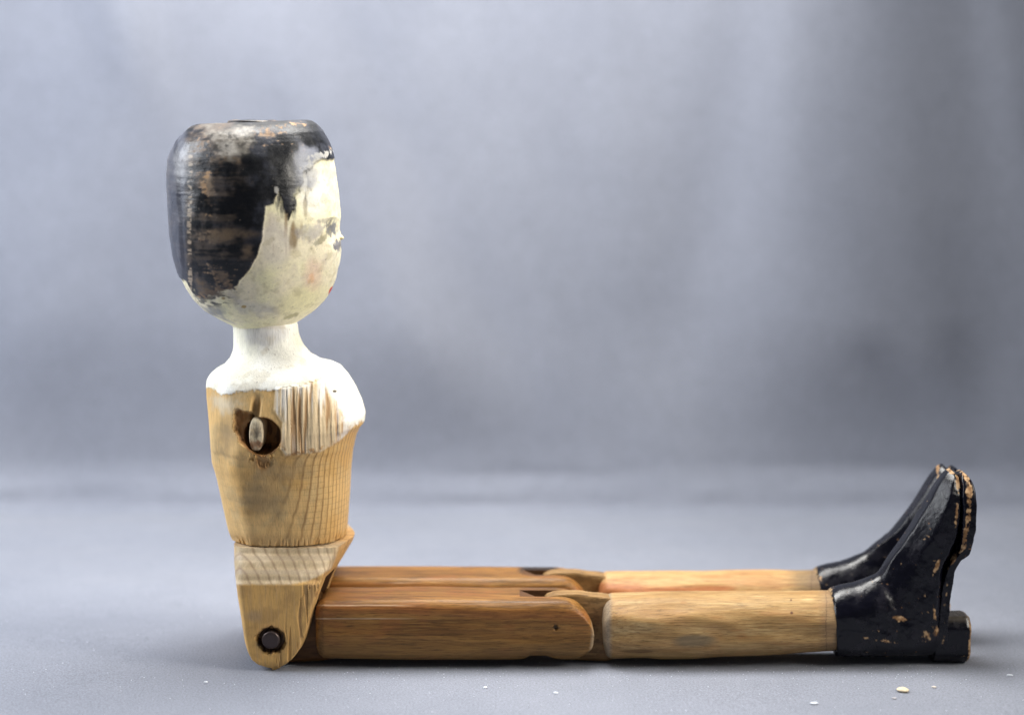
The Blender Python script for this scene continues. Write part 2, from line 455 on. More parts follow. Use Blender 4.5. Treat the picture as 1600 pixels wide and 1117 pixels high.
def hair_mask(A, u, v):
    x, y, z = A.T
    wu = (fbm(x, y, z, 14, 14, 7, 31, 3) - .5) * 9
    wv = (fbm(x, y, z, 9, 9, 12, 37, 3) - .5) * 9
    lo = sstep(430, 455, v)
    tm = sstep(0, .4, blob(u, v, 460, 290, 46, 64))
    vst = (fbm(x, y, z, 5, 5, 30, 39, 3) - .5) * 34
    return sdpoly(u + wu * (0.35 + lo * 1.5 + tm), v + wv * (0.4 + lo * 1.5) + vst * tm, HAIR)
def head_colour(A, u, v, hair):
    x, y, z = A.T
    N = len(A)
    fine = fbm(x, y, z, 5, 5, 5, 51, 3)
    med = fbm(x, y, z, 22, 22, 22, 52, 4)
    big = fbm(x, y, z, 60, 60, 60, 53, 3)
    # --- cream face paint, dirtied
    c = np.tile(np.array([.80, .72, .52]), (N, 1))
    c = mixc(c, (.80, .75, .48), sstep(.42, .68, big))
    c = mixc(c, (.56, .49, .41), .6 * sstep(.44, .72, .7 * med + .3 * fine))
    c = mixc(c, (.74, .69, .36), .6 * sstep(0, .7, blob(u, v, 470, 470, 60, 34, -25)))
    c = mixc(c, (.76, .72, .46), .8 * sstep(0, .6, blob(u, v, 522, 300, 22, 70)))
    c = mixc(c, (.86, .84, .76), .8 * sstep(0, .6, blob(u, v, 490, 300, 34, 54)))
    c = mixc(c, (.90, .87, .66), sstep(0, .7, (u - 505) / 30) * sstep(.35, .6, fine) * .6)
    # vertical brown and grey rubs below the temple
    vs = fbm(x, y, z, 7, 7, 46, 61, 3)
    reg = sstep(0, .5, blob(u, v, 440, 350, 42, 62))
    c = mixc(c, (.34, .24, .13), reg * sstep(.50, .68, vs) * .9)
    c = mixc(c, (.56, .52, .48), sstep(0, .5, blob(u, v, 430, 380, 34, 50)) * .5)
    c = mixc(c, (.22, .15, .07), sstep(0, .5, blob(u, v, 458, 365, 8, 26) + (med - .5)) * .7)
    c = mixc(c, (.25, .18, .08), sstep(0, .5, blob(u, v, 477, 325, 5, 22) + (med - .5)) * .6)
    # thin black wash dragged down in streaks at the temple
    tw = sstep(0, .5, blob(u, v, 455, 300, 36, 52) + .5 * (med - .5))
    c = mixc(c, (.035, .038, .05), tw * sstep(.49, .58, fbm(x, y, z, 6, 6, 34, 63, 3)) * .92)
    c = mixc(c, (.30, .31, .36), sstep(0, .6, blob(u, v, 478, 276, 26, 30) + .8 * (med - .5)) * .6)
    # smoky grey under the brow, eye
    c = mixc(c, (.25, .26, .30), sstep(.1, .6, blob(u, v, 482, 362, 34, 16) + 1.0 * (med - .5) + .8 * (fine - .5)) * .38)
    c = mixc(c, (.10, .11, .15), sstep(.0, .5, blob(u, v, 519, 357, 11, 15, 20) + 1.5 * (fine - .5)) * .85)
    c = mixc(c, (.12, .12, .15), sstep(.1, .4, blob(u, v, 527, 383, 9, 11) + 1.8 * (fine - .5)) * .9)
    c = mixc(c, (.20, .19, .18), sstep(.1, .5, blob(u, v, 510, 344, 20, 5, -8) + 1.2 * (fine - .5)) * .5)
    c = mixc(c, (.30, .28, .20), sstep(.1, .6, blob(u, v, 500, 376, 26, 7, -35) + 1.6 * (fine - .5)) * .8)
    # rouge
    c = mixc(c, (.74, .50, .37), sstep(0, .8, blob(u, v, 489, 428, 22, 38) + .6 * (med - .5)) * .5)
    c = mixc(c, (.80, .42, .20), sstep(.2, .8, blob(u, v, 486, 434, 8, 14) + (fine - .5)) * .5)
    # smudges on the jaw
    c = mixc(c, (.27, .27, .28), sstep(.1, .7, blob(u, v, 340, 486, 34, 17, 35) + 1.6 * (med - .5)) * .85)
    c = mixc(c, (.42, .40, .42), sstep(.1, .7, blob(u, v, 400, 482, 60, 18, 8) + 1.2 * (med - .5)) * .5)
    c = mixc(c, (.33, .22, .06), sstep(.2, .5, blob(u, v, 381, 480, 6, 4) + .3 * (fine - .5)) * .9)
    c = mixc(c, (.33, .22, .06), sstep(.2, .5, blob(u, v, 349, 466, 5, 3) + .3 * (fine - .5)) * .8)
    c = mixc(c, (.30, .26, .12), sstep(.2, .6, blob(u, v, 455, 495, 22, 5, -22) + .8 * (fine - .5)) * .7)
    c = mixc(c, (.36, .30, .14), sstep(.55, .72, fbm(x, y, z, 10, 10, 9, 67, 3)) * .28)
    pits = fbm(x, y, z, 3.2, 3.2, 3.2, 71, 2)
    c = mixc(c, (.18, .15, .13), sstep(.78, .88, pits) * .6)
    # lips
    c = mixc(c, (.55, .04, .02), sstep(0, .25, blob(u, v, 517, 454, 9, 3.6, -62)))
    rough = .52 + .2 * (med - .5)
    # --- black hair paint
    k = np.tile(np.array([.004, .0045, .0065]), (N, 1))
    k = mixc(k, (.022, .024, .034), sstep(.45, .7, med))
    hs = fbm(x, y, z, 40, 40, 5, 81, 4)                # horizontal scuffs
    hs2 = fbm(x, y, z, 16, 16, 4.0, 83, 3)
    wear = (.32 * sstep(0, .8, blob(u, v, 322, 300, 24, 70, 0)) + .26 * sstep(0, .8, blob(u, v, 330, 230, 60, 34)) + .34 * sstep(0, .9, blob(u, v, 345, 430, 60, 48))
            + .20 * sstep(0, .7, blob(u, v, 330, 370, 60, 22)) + .24 * sstep(0, .8, blob(u, v, 430, 205, 70, 22)) + .24 * sstep(0, .8, blob(u, v, 450, 232, 42, 18))
            + .36 * sstep(0, 1, blob(u, v, 320, 465, 50, 22)) + .10)
    wear = wear * (1 - .8 * sstep(0, .5, blob(u, v, 385, 340, 32, 60)))
    wm = sstep(.56, .74, wear + .42 * hs + .35 * (hs2 - .5) + .75 * (med - .5) + .55 * (fine - .5))
    k = mixc(k, (.29, .19, .115), wm * (.25 + 1.1 * fine))
    k = mixc(k, (.095, .072, .055), (1 - sstep(350, 400, u)) * sstep(.42, .62, .6 * med + .4 * hs) * .75)
    haze = sstep(.45, .7, med) * (sstep(0, .7, blob(u, v, 350, 366, 70, 12)) + sstep(0, .7, blob(u, v, 350, 252, 60, 9)) + sstep(0, .7, blob(u, v, 385, 395, 26, 18)) + sstep(0, .7, blob(u, v, 322, 300, 18, 60)))
    k = mixc(k, (.22, .15, .085), np.clip(haze, 0, 1) * .6)
    k = mixc(k, (.42, .24, .10), wm * sstep(.45, .6, fbm(x, y, z, 12, 12, 12, 88, 2)) * sstep(0, .6, blob(u, v, 325, 300, 30, 80)) * .8)
    # pale rubbed patch on the temple
    pp = sdpoly(u + 22 * (med - .5), v + 26 * (fbm(x, y, z, 18, 18, 18, 90, 3) - .5), [(322, 196), (395, 200), (402, 222), (388, 240), (372, 240), (362, 250), (340, 246), (334, 225)])
    k = mixc(k, (.17, .155, .135), sstep(-6, 8, pp) * (.35 + .65 * sstep(.35, .65, fine)))
    k = mixc(k, (.36, .34, .31), sstep(-5, 5, sdpoly(u + 12 * (fine - .5), v + 14 * (med - .5), [(355, 224), (368, 222), (372, 240), (358, 246)])) * .7)
    # chalky bloom where cream shows through near the parting
    k = mixc(k, (.32, .33, .38), sstep(.1, .7, blob(u, v, 478, 262, 26, 40) + 1.5 * (med - .5)) * .55)
    k = mixc(k, (.62, .60, .55), sstep(.25, .6, blob(u, v, 500, 243, 24, 7, -10) + 2.4 * (fine - .5)) * .8)
    k = mixc(k, (.60, .58, .54), sstep(.2, .5, blob(u, v, 430, 296, 5, 11) + 2.4 * (fine - .5)) * .6)
    # crackle edge along the back ridge
    k = mixc(k, (.42, .33, .24), sstep(0, .5, 1 - np.abs(u - 298 - 6 * (med - .5)) / 4.5) * sstep(.46, .60, hs2) * sstep(215, 260, v) * .7)
    k = mixc(k, (.34, .27, .20), (1 - sstep(262, 272, u + 10 * (fine - .5))) * sstep(.4, .6, fine) * .8)
    spk = fbm(x, y, z, 3.4, 3.4, 3.0, 93, 2)
    k = mixc(k, (.40, .34, .27), sstep(.84, .92, spk) * .6)
    # grey-blue reflection painted into the strip behind the back ridge, cream showing on the rim
    bk = 1 - sstep(286, 298, u + 8 * (med - .5))
    k = mixc(k, (.085, .090, .115), bk * .75)
    k = mixc(k, (.02, .02, .03), bk * sstep(0, .6, 1 - np.abs(u - 281 - (v - 300) * .05 - 6 * (med - .5)) / 5) * .8)
    # chalk haze where the white ground shows through by the parting
    k = mixc(k, (.20, .21, .25), sstep(0, .6, blob(u, v, 482, 262, 32, 40) + 1.0 * (med - .5)) * .75)
    k = mixc(k, (.42, .41, .38), sstep(.2, .7, blob(u, v, 490, 268, 24, 30) + 1.8 * (fine - .5)) * .7)
    sw = 1.4 + 7 * sstep(0, .5, blob(u, v, 470, 270, 40, 56)) + 3 * sstep(440, 465, v)
    hm = sstep(-1, 1.1, hair / sw)
    # black crackle beyond the hair's lower rim
    low = sstep(0, .6, blob(u, v, 332, 466, 40, 18)) * sstep(.5, .56, hs2)
    cc = c * (1 - hm[:, None]) + k * hm[:, None]
    cc = mixc(cc, (.03, .03, .035), low * (1 - hm) * .9)
    rr = rough * (1 - hm) + (.36 + .25 * wm + .22 * (med - .5) + .12 * (fine - .5)) * hm
    rr = rr + .22 * sstep(-215, -195, -v)
    return cc, rr
head = build_head()

def build_nose():
    # small carved nose and brow-ridge, a wedge standing off the face
    x0, z0 = xat(531, 372, 0), zat(372, 0)
    C, R = 40, 40
    t = np.linspace(0, 1, R)
    zz = z0 + 26 - 34 * t
    out = np.interp(t, [0, .3, .6, .74, .8, .9, 1], [-5, -1.0, 2.6, 6.2, 6.0, 0, -6])
    wy = np.interp(t, [0, .5, .78, .9, 1], [2.5, 4.5, 8.5, 7, 3])
    th = np.linspace(0, 2 * math.pi, C, endpoint=False)
    V = np.empty((R, C, 3))
    V[..., 0] = x0 - 9 + (out[:, None] + 9) * np.clip(np.cos(th), -.3, 1)[None]
    V[..., 1] = wy[:, None] * np.sin(th)[None]
    V[..., 2] = zz[:, None]
    A, q, t3 = closed_grid(V, flip=True)
    x, y, z = A.T
    A[:, 0] += (fbm(x, y, z, 6, 6, 6, 3, 2) - .5) * 1.6
    f = fbm(x, y, z, 5, 5, 5, 7, 3)
    c = mixc(np.tile(np.array([.74, .68, .44]), (len(A), 1)), (.35, .27, .12), sstep(.5, .66, f) * .8)
    make('nose', A, q, t3, M_paint, head, c, .5)
build_nose()

def build_crown():
    # stub of a turned knob on the flat crown
    cx, cz = xat(394, 191, 0), zat(191, 0)
    C = 64; th = np.linspace(0, 2 * math.pi, C, endpoint=False)
    rows = [(38, -6), (38, 0.5), (36.5, 2.2), (33, 2.8), (12, 1.5)]
    V = np.array([[[cx + r * np.cos(a), 4 + r * np.sin(a), cz + h + .8 * math.sin(3 * a)] for a in th] for r, h in rows])
    A, q, t3 = closed_grid(V)
    x, y, z = A.T; f = fbm(x, y, z, 14, 14, 14, 5, 3)
    c = mixc(np.tile(np.array([.012, .012, .016]), (len(A), 1)), (.12, .09, .06), sstep(.52, .68, f))
    make('crown_stub', A, q, t3, M_paint, head, c, .4)
build_crown()

# -------- torso (neck, chest, waist in one piece of pine)
def ring_lines(x, y, z, x0=-430, y0=-330, spacing=9.0, seed=0, wamp=16):
    """growth rings of the billet: bands around an axis outside the near flank"""
    wob = (fbm(x, y, z, 120, 120, 300, 11 + seed, 2) - .5) * wamp
    r = np.sqrt((x - x0) ** 2 + (y - y0) ** 2) + wob
    ph = (r / spacing) % 1.0
    return np.exp(-((ph - .82) / .085) ** 2) + .30 * ph, r
def build_torso():
    C = 620
    Z = lambda py, Y=-90: zat(py, Y)
    # key rows: height, half width, roundness 0 boxy..1 round
    key = [  # z, w, round
        (zat(502, 0), 46, 1), (zat(512, 0), 46, 1), (zat(530, 0), 45, 1), (zat(546, 0), 49, 1), (zat(556, 0), 56, .9), (zat(564, 0), 67, .7), (zat(571, 0), 79, .35),
        (zat(577, 0), 88, .1), (zat(584, 0), 93, 0), (zat(595, 0), 96, 0), (Z(625), 99, 0), (Z(660), 104, 0), (Z(700), 108, 0), (Z(708), 107, 0), (Z(716), 103, .05),
        (Z(740), 99, .1), (Z(780), 93, .1), (Z(820), 86, .1), (Z(846), 82, .1), (Z(856), 80, .1)]
    key = np.array(key)[::-1]
    R = 430
    zk = key[:, 0]
    zs = np.concatenate([np.linspace(zk[-1], zk[-5], 30)[:-1], np.linspace(zk[-5], zk[-11], 130)[:-1], np.linspace(zk[-11], zk[0], R - 158)])
    w = spl(zk, key[:, 1], zs); rd = np.interp(zs, zk, key[:, 2])
    box = section([(0, 1.0), (90, 1.0), (-90, 1.0), (180, 1.0), (42, 1.10), (-42, 1.10), (68, 1.045), (-68, 1.045), (22, 1.03), (-22, 1.03), (138, 1.09), (-138, 1.09)], 24, C)
    cir = section([(k * 20, 1) for k in range(18)], 14, C)
    secs = box[None] * (1 - rd[:, None, None]) + cir[None] * rd[:, None, None]
    left = [(374, 495), (364, 508), (365, 525), (365, 545), (360, 558), (350, 570), (336, 579), (327, 587), (323, 594), (322, 605), (323, 625), (325, 645), (327, 670), (329, 700), (331, 722), (338, 745), (348, 790), (357, 830), (366, 856), (370, 880)]
    right = [(458, 495), (465, 505), (467, 522), (474, 538), (486, 552), (502, 561), (520, 565), (533, 571), (545, 585), (556, 603), (566, 625), (571, 643), (570, 656), (563, 664), (557, 678), (552, 700), (549, 730), (547, 770), (544, 810), (542, 836), (542, 860)]
    sh = (sstep(zat(540, 0), zat(575, 0), zs) * 0 + 1)
    tilt = sstep(-zat(530, 0), -zat(585, 0), -zs) * (1 - sstep(-zat(600, 0), -zat(670, 0), -zs))
    def zmod(V):
        X = (V[..., 0] + 375) / 125
        return tilt[:, None] * (11 * np.clip(X, -1.1, 1.1) - 7 * (V[..., 1] / 90) ** 2)
    V = upright_loft(zs[::1], w, secs, left, right, zmod)
    Y0 = V[..., 1]
    u, v = proj(V[..., 0], -np.abs(Y0), V[..., 2])
    side = sstep(.55, .8, np.abs(secs[..., 1]))
    x, y, z = V[..., 0], V[..., 1], V[..., 2]
    sg = np.sign(y)
    d = np.zeros_like(x)                                     # inward push on the flanks
    ns = (fbm(x, y, z, 9, 9, 9, 41, 3) - .5); nb = (fbm(x, y, z, 34, 34, 50, 42, 3) - .5)
    d += nb * 4.0
    # socket of the lost arm
    rr = np.hypot(u - 409, (v - 682) * 1.0) + 3 * ns
    d += 46 * (1 - sstep(28.0, 30.0, rr))
    # torn hollow beside the socket
    tear = sdpoly(u + 10 * ns, v + 10 * ns, [(366, 645), (372, 640), (392, 645), (404, 662), (396, 706), (374, 692), (366, 672)])
    d += 13 * sstep(-2, 4, tear) * (.6 + .8 * fbm(x, y, z, 7, 7, 20, 43, 2))
    # gouge running up from the socket
    d += 10 * sstep(0, .8, 1 - np.abs(u - 399 + (v - 640) * .12) / 10) * sstep(612, 636, v) * (1 - sstep(652, 662, v))
    # splinters below
    d += 3.5 * sstep(.45, .6, fbm(x, y, z, 3.5, 3.5, 40, 44, 2)) * sstep(0, .4, blob(u, v, 409, 716, 24, 18))
    # shallow concave shading hollow left of the socket
    d += 5 * sstep(0, 1, blob(u, v, 352, 690, 26, 55))
    # split end-grain facet of the bust: riven vertical ridges
    bust = sdpoly(u, v + 5 * ns, [(430, 604), (478, 600), (520, 588), (545, 606), (566, 652), (530, 690), (500, 706), (446, 712), (438, 700), (441, 660), (428, 640)])
    bm = sstep(-2, 5, bust)
    riv = fbm(x, y, z, 4.0, 30, 170, 45, 3)
    d += bm * (-2.6 + 5.5 * (riv - .5) * 1.2)
    d += (1 - bm) * sstep(700, 712, v) * .8 * np.sin(z / 3.1 + 2 * nb) * .25         # cross chatter from the knife
    V[..., 1] = y - sg * d * side
    # front facet ridge, frayed hem above the waist groove
    hem = sstep(-(zk[0] + 16), -zk[0], -zs)[:, None]
    fr = sstep(.52, .6, fbm(x, y, 0 * z, 4.5, 4.5, 1, 47, 2)) * hem
    sc = 1 - .022 * fr - .01 * hem
    cxm = V[..., 0].mean(1, keepdims=True)
    V[..., 0] = cxm + (V[..., 0] - cxm) * sc; V[..., 1] *= sc
    V[-1, :, 2] = V[-1, :, 2] if True else 0
    A, q, t3 = closed_grid(V, flip=False)
    u, v = uvside(A)
    x, y, z = A.T
    n = len(A)
    fine = fbm(x, y, z, 5, 5, 6, 101, 3); med = fbm(x, y, z, 24, 24, 24, 102, 4); big = fbm(x, y, z, 70, 70, 70, 103, 2)
    fib = fbm(x, y, z, 2.6, 2.6, 60, 104, 3)
    c = np.tile(np.array([.73, .475, .195]), (n, 1))
    c = mixc(c, (.60, .355, .115), sstep(.4, .65, big) * .7)
    c = mixc(c, (.62, .45, .22), sstep(.45, .7, med) * .5)
    ln, _ = ring_lines(x, y, z)
    fade = sstep(410, 490, u)
    c = mixc(c, (.26, .14, .05), np.clip(ln, 0, 1) * (.10 + .72 * fade))
    # knife chatter seen as pale cross bars
    hb = np.sin(z / 2.2 + 4 * (med - .5)) * .5 + .5
    hb2 = 1 - np.abs(((z + 5 * (big - .5) + 1.5 * (med - .5)) / 9.5) % 1 - .5) * 2
    c = mixc(c, (.30, .17, .06), sstep(.80, .95, hb2) * sstep(715, 730, v) * (1 - sstep(830, 850, v)) * .34 * (.25 + sstep(430, 500, u)) * sstep(.3, .5, med))
    # dirt on the flank, plus painted shade in the hollow left of the socket
    c = mixc(c, (.26, .18, .095), sstep(0, .9, blob(u, v, 408, 775, 52, 50) + (med - .5)) * .62)
    c = mixc(c, (.22, .155, .085), sstep(0, .9, blob(u, v, 357, 682, 26, 50) + (med - .5)) * .65)
    c = mixc(c, (.30, .20, .10), sstep(0, .9, blob(u, v, 440, 735, 60, 24) + (med - .5)) * .45)
    c = mixc(c, (.45, .26, .10), sstep(.25, .8, (v - 800) / 60) * .35)
    # riven bust facet, paler with rusty lines
    bust = sdpoly(u, v + 4 * (fine - .5), [(430, 604), (478, 600), (520, 588), (545, 606), (566, 652), (530, 690), (500, 706), (446, 712), (438, 700), (441, 660), (428, 640)])
    bm = sstep(-1.5, 2, bust)
    lines = fbm(x, y, z, 4.0, 30, 170, 45, 3)
    cb = mixc(np.tile(np.array([.68, .53, .33]), (n, 1)), (.40, .22, .09), sstep(.54, .64, lines) * .85)
    cb = mixc(cb, (.84, .81, .75), sstep(.54, .72, fbm(x, y, z, 5, 30, 90, 112, 3) + .14 * (1 - sstep(600, 670, v)) + .12 * sstep(520, 556, u)) * (1 - sstep(680, 715, v)) * .7)
    c = c * (1 - bm[:, None]) + cb * bm[:, None]
    c = mixc(c, (.42, .22, .08), sstep(0, .3, 1 - np.abs(bust - 2) / 5) * sstep(680, 705, v) * sstep(.45, .6, fine) * .8)
    # raw darker wood in the socket and tear
    soc = 1 - sstep(29, 33, np.hypot(u - 409, v - 682))
    c = mixc(c, mixc(np.tile(np.array([.13, .055, .02]), (n, 1)), (.34, .17, .06), sstep(.45, .62, fbm(x, y, z, 4, 14, 14, 171, 3))), soc * .95)
    tear = sdpoly(u + 10 * (fine - .5), v + 10 * (fine - .5), [(366, 645), (372, 640), (392, 645), (404, 662), (396, 706), (374, 692), (366, 672)])
    c = mixc(c, (.30, .15, .06), sstep(-2, 3, tear) * .85)
    c = mixc(c, (.36, .18, .06), sstep(.1, .5, blob(u, v, 409, 722, 16, 22) + (fib - .5)) * .7)
    c = mixc(c, (.20, .12, .06), sstep(0, .8, 1 - np.abs(u - 399 + (v - 640) * .12) / 9) * sstep(614, 640, v) * (1 - sstep(650, 664, v)) * .6)
    # white ground paint on neck, shoulders and bosom
    pl = sdpoly(u + 3 * (fine - .5), v + 9 * (fine - .5) + 9 * (med - .5), [(300, 480), (600, 480), (600, 656), (566, 656), (545, 610), (530, 588), (516, 586), (480, 600), (436, 607), (400, 612), (345, 616), (332, 606), (318, 606), (300, 600)])
    front = np.abs(y) < 62 + 10 * (med - .5)
    zf = zat(655, 0)
    pf = sstep(zf - 3, zf + 5, z + 14 * (fine - .5)) * np.where((x > -300), sstep(80, 66, np.abs(y) + 12 * (fine - .5)), 0)
    pm = np.maximum(sstep(-2, 1.5, pl), pf)
    wt = np.tile(np.array([.90, .885, .81]), (n, 1))
    wt = mixc(wt, (.84, .79, .56), sstep(.48, .66, big) * .45)
    wt = mixc(wt, (.62, .52, .32), sstep(0, .5, 1 - np.abs(v - 507) / 9) * sstep(.4, .6, med) * .7)
    wt = mixc(wt, (.62, .60, .62), sstep(0, .6, blob(u, v, 415, 520, 42, 30) + (med - .5)) * .55)
    wt = mixc(wt, (.60, .52, .36), sstep(.56, .7, med) * .35)
    pits = fbm(x, y, z, 2.8, 2.8, 2.8, 121, 2)
    wt = mixc(wt, (.30, .24, .20), sstep(.80, .88, pits) * .7)
    c = c * (1 - pm[:, None]) + wt * pm[:, None]
    A[:, 1] += np.sign(y) * pm * 1.1                        # the ground has a skin of its own
    # torn white remains below the paint edge
    c = mixc(c, (.70, .62, .46), (1 - pm) * sstep(.1, .9, blob(u, v, 350, 632, 44, 26) + 1.3 * (med - .5)) * .7)
    c = mixc(c, (.10, .08, .06), sstep(0, .3, blob(u, v, 523, 611, 4, 2.5)))
    rough = .55 + .1 * (med - .5) + 0 * pm
    # frayed hem: sharp bright fibres
    hm = sstep(838, 856, v + 22 * (fib - .5))
    c = mixc(c, (.62, .40, .18), hm * sstep(.45, .6, fib) * .7)
    o = make('torso', A, q, t3, M_torso, doll, c, rough)
    tag(o, 'bare carved torso with white painted neck and shoulders')
    return o
torso = build_torso()

def build_arm_peg(side):
    # broken flat tenon end left standing in the arm socket
    C, R = 72, 26
    th = np.linspace(0, 2 * math.pi, C, endpoint=False)
    ce, se = np.cos(th), np.sin(th)
    hx, hz = 11, 26
    sx = np.sign(ce) * np.abs(ce) ** .75 * hx; sz = np.sign(se) * np.abs(se) ** .85 * hz
    yf = -101.0
    cx, cz = xat(400, 679, yf), zat(679, yf)
    rows = []
    for k, (dy, sc) in enumerate([(-0, .80), (1.0, .90), (3, .98), (6, 1), (14, 1), (26, 1), (38, 1), (50, 1)]):
        rows.append(np.stack([cx + sx * sc + (sz * .04), np.full(C, yf + dy), cz + sz * sc], -1))
    A, q, t3 = closed_grid(np.array(rows))
    x, y, z = A.T
    A[:, 1] += (fbm(x, y, z, 6, 6, 9, 61, 3) - .5) * 5 * (y < yf + 5)
    u, v = uvside(A)
    f = fbm(x, y, z, 5, 5, 9, 62, 3)
    c = mixc(np.tile(np.array([.74, .62, .42]), (len(A), 1)), (.42, .32, .20), sstep(.5, .65, f) * .7)
    c = mixc(c, (.20, .17, .12), sstep(0, .6, blob(u, v, 400, 678, 7, 14)) * .7)
    c = mixc(c, (.28, .12, .05), sstep(.1, .6, blob(u, v, 400, 694, 14, 9) + (f - .5)) * .8)
    if side > 0:
        A[:, 1] *= -1; q = q[:, ::-1]; t3 = t3[:, ::-1]
    make('arm_tenon', A, q, t3, M_torso, torso, c, .6)
build_arm_peg(-1); build_arm_peg(1)

# -------- hips
HIPW = 112
def build_hips():
    C = 460
    z0 = zat(857, -80)
    R = 260
    zs = np.concatenate([np.linspace(z0 + 1.5, z0 - 62, 110)[:-1], np.linspace(z0 - 62, 18, 90)[:-1], np.linspace(18, 0.6, R - 198)])
    zk = [0.6, 5, 18, zat(930, -110), zat(915, -110), zat(905, -106), zat(885, -98), z0 - 4, z0 + 1.5]
    wk = [106, 109, HIPW, HIPW, HIPW, 108, 98, 83, 81]
    w = spl(zk, wk, zs)
    box = section([(0, 1.0), (90, 1.0), (-90, 1.0), (180, 1.0), (45, 1.33), (-45, 1.33), (14, 1.004), (-14, 1.004), (140, 1.32), (-140, 1.32)], 44, C)
    rnd = section([(0, 1.0), (90, 1.0), (-90, 1.0), (180, 1.0), (48, 1.24), (-48, 1.24), (16, 1.004), (-16, 1.004), (140, 1.28), (-140, 1.28)], 40, C)
    k = sstep(z0 - 60, z0 - 10, zs)[:, None, None]
    secs = box[None] * (1 - k) + rnd[None] * k
    left = [(365, 840), (366, 856), (366, 880), (368, 905), (372, 935), (378, 970), (383, 1003), (387, 1016), (393, 1027), (403, 1035), (415, 1040), (425, 1043)]
    right = [(528, 850), (525, 862), (516, 880), (507, 900), (498, 922), (489, 950), (482, 978), (476, 998), (469, 1013), (460, 1025), (449, 1034), (438, 1040), (430, 1043)]
    V = upright_loft(zs, w, secs, left, right, None, near_edge=True)
    x, y, z = V[..., 0], V[..., 1], V[..., 2]
    u, v = proj(x, -np.abs(y), z)
    side = sstep(.6, .85, np.abs(secs[..., 1])); sg = np.sign(y)
    ns = fbm(x, y, z, 7, 7, 9, 141, 3) - .5; nb = fbm(x, y, z, 40, 40, 50, 142, 2) - .5
    d = nb * 3.5
    rr = np.hypot((u - 424) * .92, v - 1001) + 13 * ns
    d += 12 * (1 - sstep(17.5, 22, rr))
    # faint steps where the knife stopped
    st = sstep(888, 912, v)
    d += -.9 * np.sin((v - 870) / 11 * math.pi) * (1 - sstep(905, 915, v)) * sstep(858, 866, v)
    d += sstep(.55, .6, fbm(x, y, z, 4, 4, 60, 145, 2)) * 1.6 * sstep(905, 920, v) * sstep(455, 475, u + (v - 920) * .3)
    V[..., 1] = y - sg * d * side
    A, q, t3 = closed_grid(V, flip=False)
    u, v = uvside(A); x, y, z = A.T; n = len(A)
    fine = fbm(x, y, z, 5, 5, 6, 151, 3); med = fbm(x, y, z, 24, 24, 24, 152, 4); fib = fbm(x, y, z, 2.6, 2.6, 50, 153, 3)
    c = np.tile(np.array([.62, .37, .125]), (n, 1))
    c = mixc(c, (.40, .24, .09), sstep(.42, .66, med) * .6)
    c = mixc(c, (.52, .33, .15), sstep(.5, .7, fib) * .5)
    rsl = sstep(0, 14, u - (470 - (v - 920) * .22))
    c = mixc(c, (.56, .33, .13), rsl * sstep(.42, .55, fib) * .7)
    c = mixc(c, (.26, .13, .05), rsl * sstep(.56, .66, fbm(x, y, z, 3, 3, 90, 155, 3)) * .7)
    # pale bevel above: lit upward face painted paler, crossing the rings
    bev = 1 - sstep(-2.5, 2.5, v - (913 - 14 * sstep(440, 545, u) - 18 * sstep(470, 545, u)) + 3 * (fine - .5))
    cb = mixc(np.tile(np.array([.56, .43, .26]), (n, 1)), (.68, .54, .35), sstep(.45, .65, med))
    lnn, _ = ring_lines(x, y, z, x0=-560, y0=-290, spacing=11.5, wamp=9)
    cb = mixc(cb, (.27, .17, .10), np.clip(lnn, 0, 1) * .65)
    bars = np.sin((v - 866) / 11 * math.pi)
    cb = mixc(cb, (.34, .27, .20), sstep(0, 1, bars) * .45)
    bev = bev * sstep(60, 76, np.abs(y) - 30 * sstep(842, 856, v) + 30)
    c = c * (1 - bev[:, None]) + cb * bev[:, None]
    # rust and torn fibres round the pin
    rp = np.hypot(u - 423, v - 1000)
    c = mixc(c, (.60, .34, .12), sstep(30, 22, rp + 8 * (fine - .5)) * sstep(1003, 985, v) * .8)
    c = mixc(c, (.05, .025, .012), sstep(24, 18, rp + 8 * (fine - .5)))
    c = mixc(c, (.32, .24, .16), sstep(0, .8, blob(u, v, 396, 962, 18, 14)) * .5)
    o = make('hips', A, q, t3, M_torso, None, c, .55)
    slot_top = zat(893, -60)
    carve(o, [(-412, 0, -86, -34, -30, slot_top), (-412, 0, 34, 86, -30, slot_top)])
    o.parent = doll
    tag(o, 'slotted hip block with pale bevelled top edge')
    return o
hips = build_hips()

M_pin = bpy.data.materials.new('dark_steel'); M_pin.use_nodes = True
_nt = M_pin.node_tree; _b = _nt.nodes['Principled BSDF']
_n = nn(_nt, 'ShaderNodeTexNoise'); _n.inputs['Scale'].default_value = 900; _n.inputs['Detail'].default_value = 5
_r = nn(_nt, 'ShaderNodeValToRGB'); _r.color_ramp.elements[0].color = (.035, .026, .026, 1); _r.color_ramp.elements[1].color = (.10, .075, .07, 1)
_nt.links.new(_n.outputs['Fac'], _r.inputs[0]); _nt.links.new(_r.outputs[0], _b.inputs['Base Color'])
_b.inputs['Metallic'].default_value = .8; _b.inputs['Roughness'].default_value = .42
def build_pin(side):
    C = 48; th = np.linspace(0, 2 * math.pi, C, endpoint=False)
    yf = -HIPW - 2
    cx, cz = xat(423, 1000, yf), zat(1000, yf)
    rows = [(8, -1.4), (11.5, -1.2), (13.4, 0), (14, 1.6), (14, 26)]
    V = np.array([[[cx + r * math.cos(a), yf + d, cz + r * math.sin(a)] for a in th] for r, d in rows])
    A, q, t3 = closed_grid(V)
    if side > 0: A[:, 1] *= -1; q = q[:, ::-1]; t3 = t3[:, ::-1]
    make('hip_pin', A, q, t3, M_pin, hips)
build_pin(-1); build_pin(1)

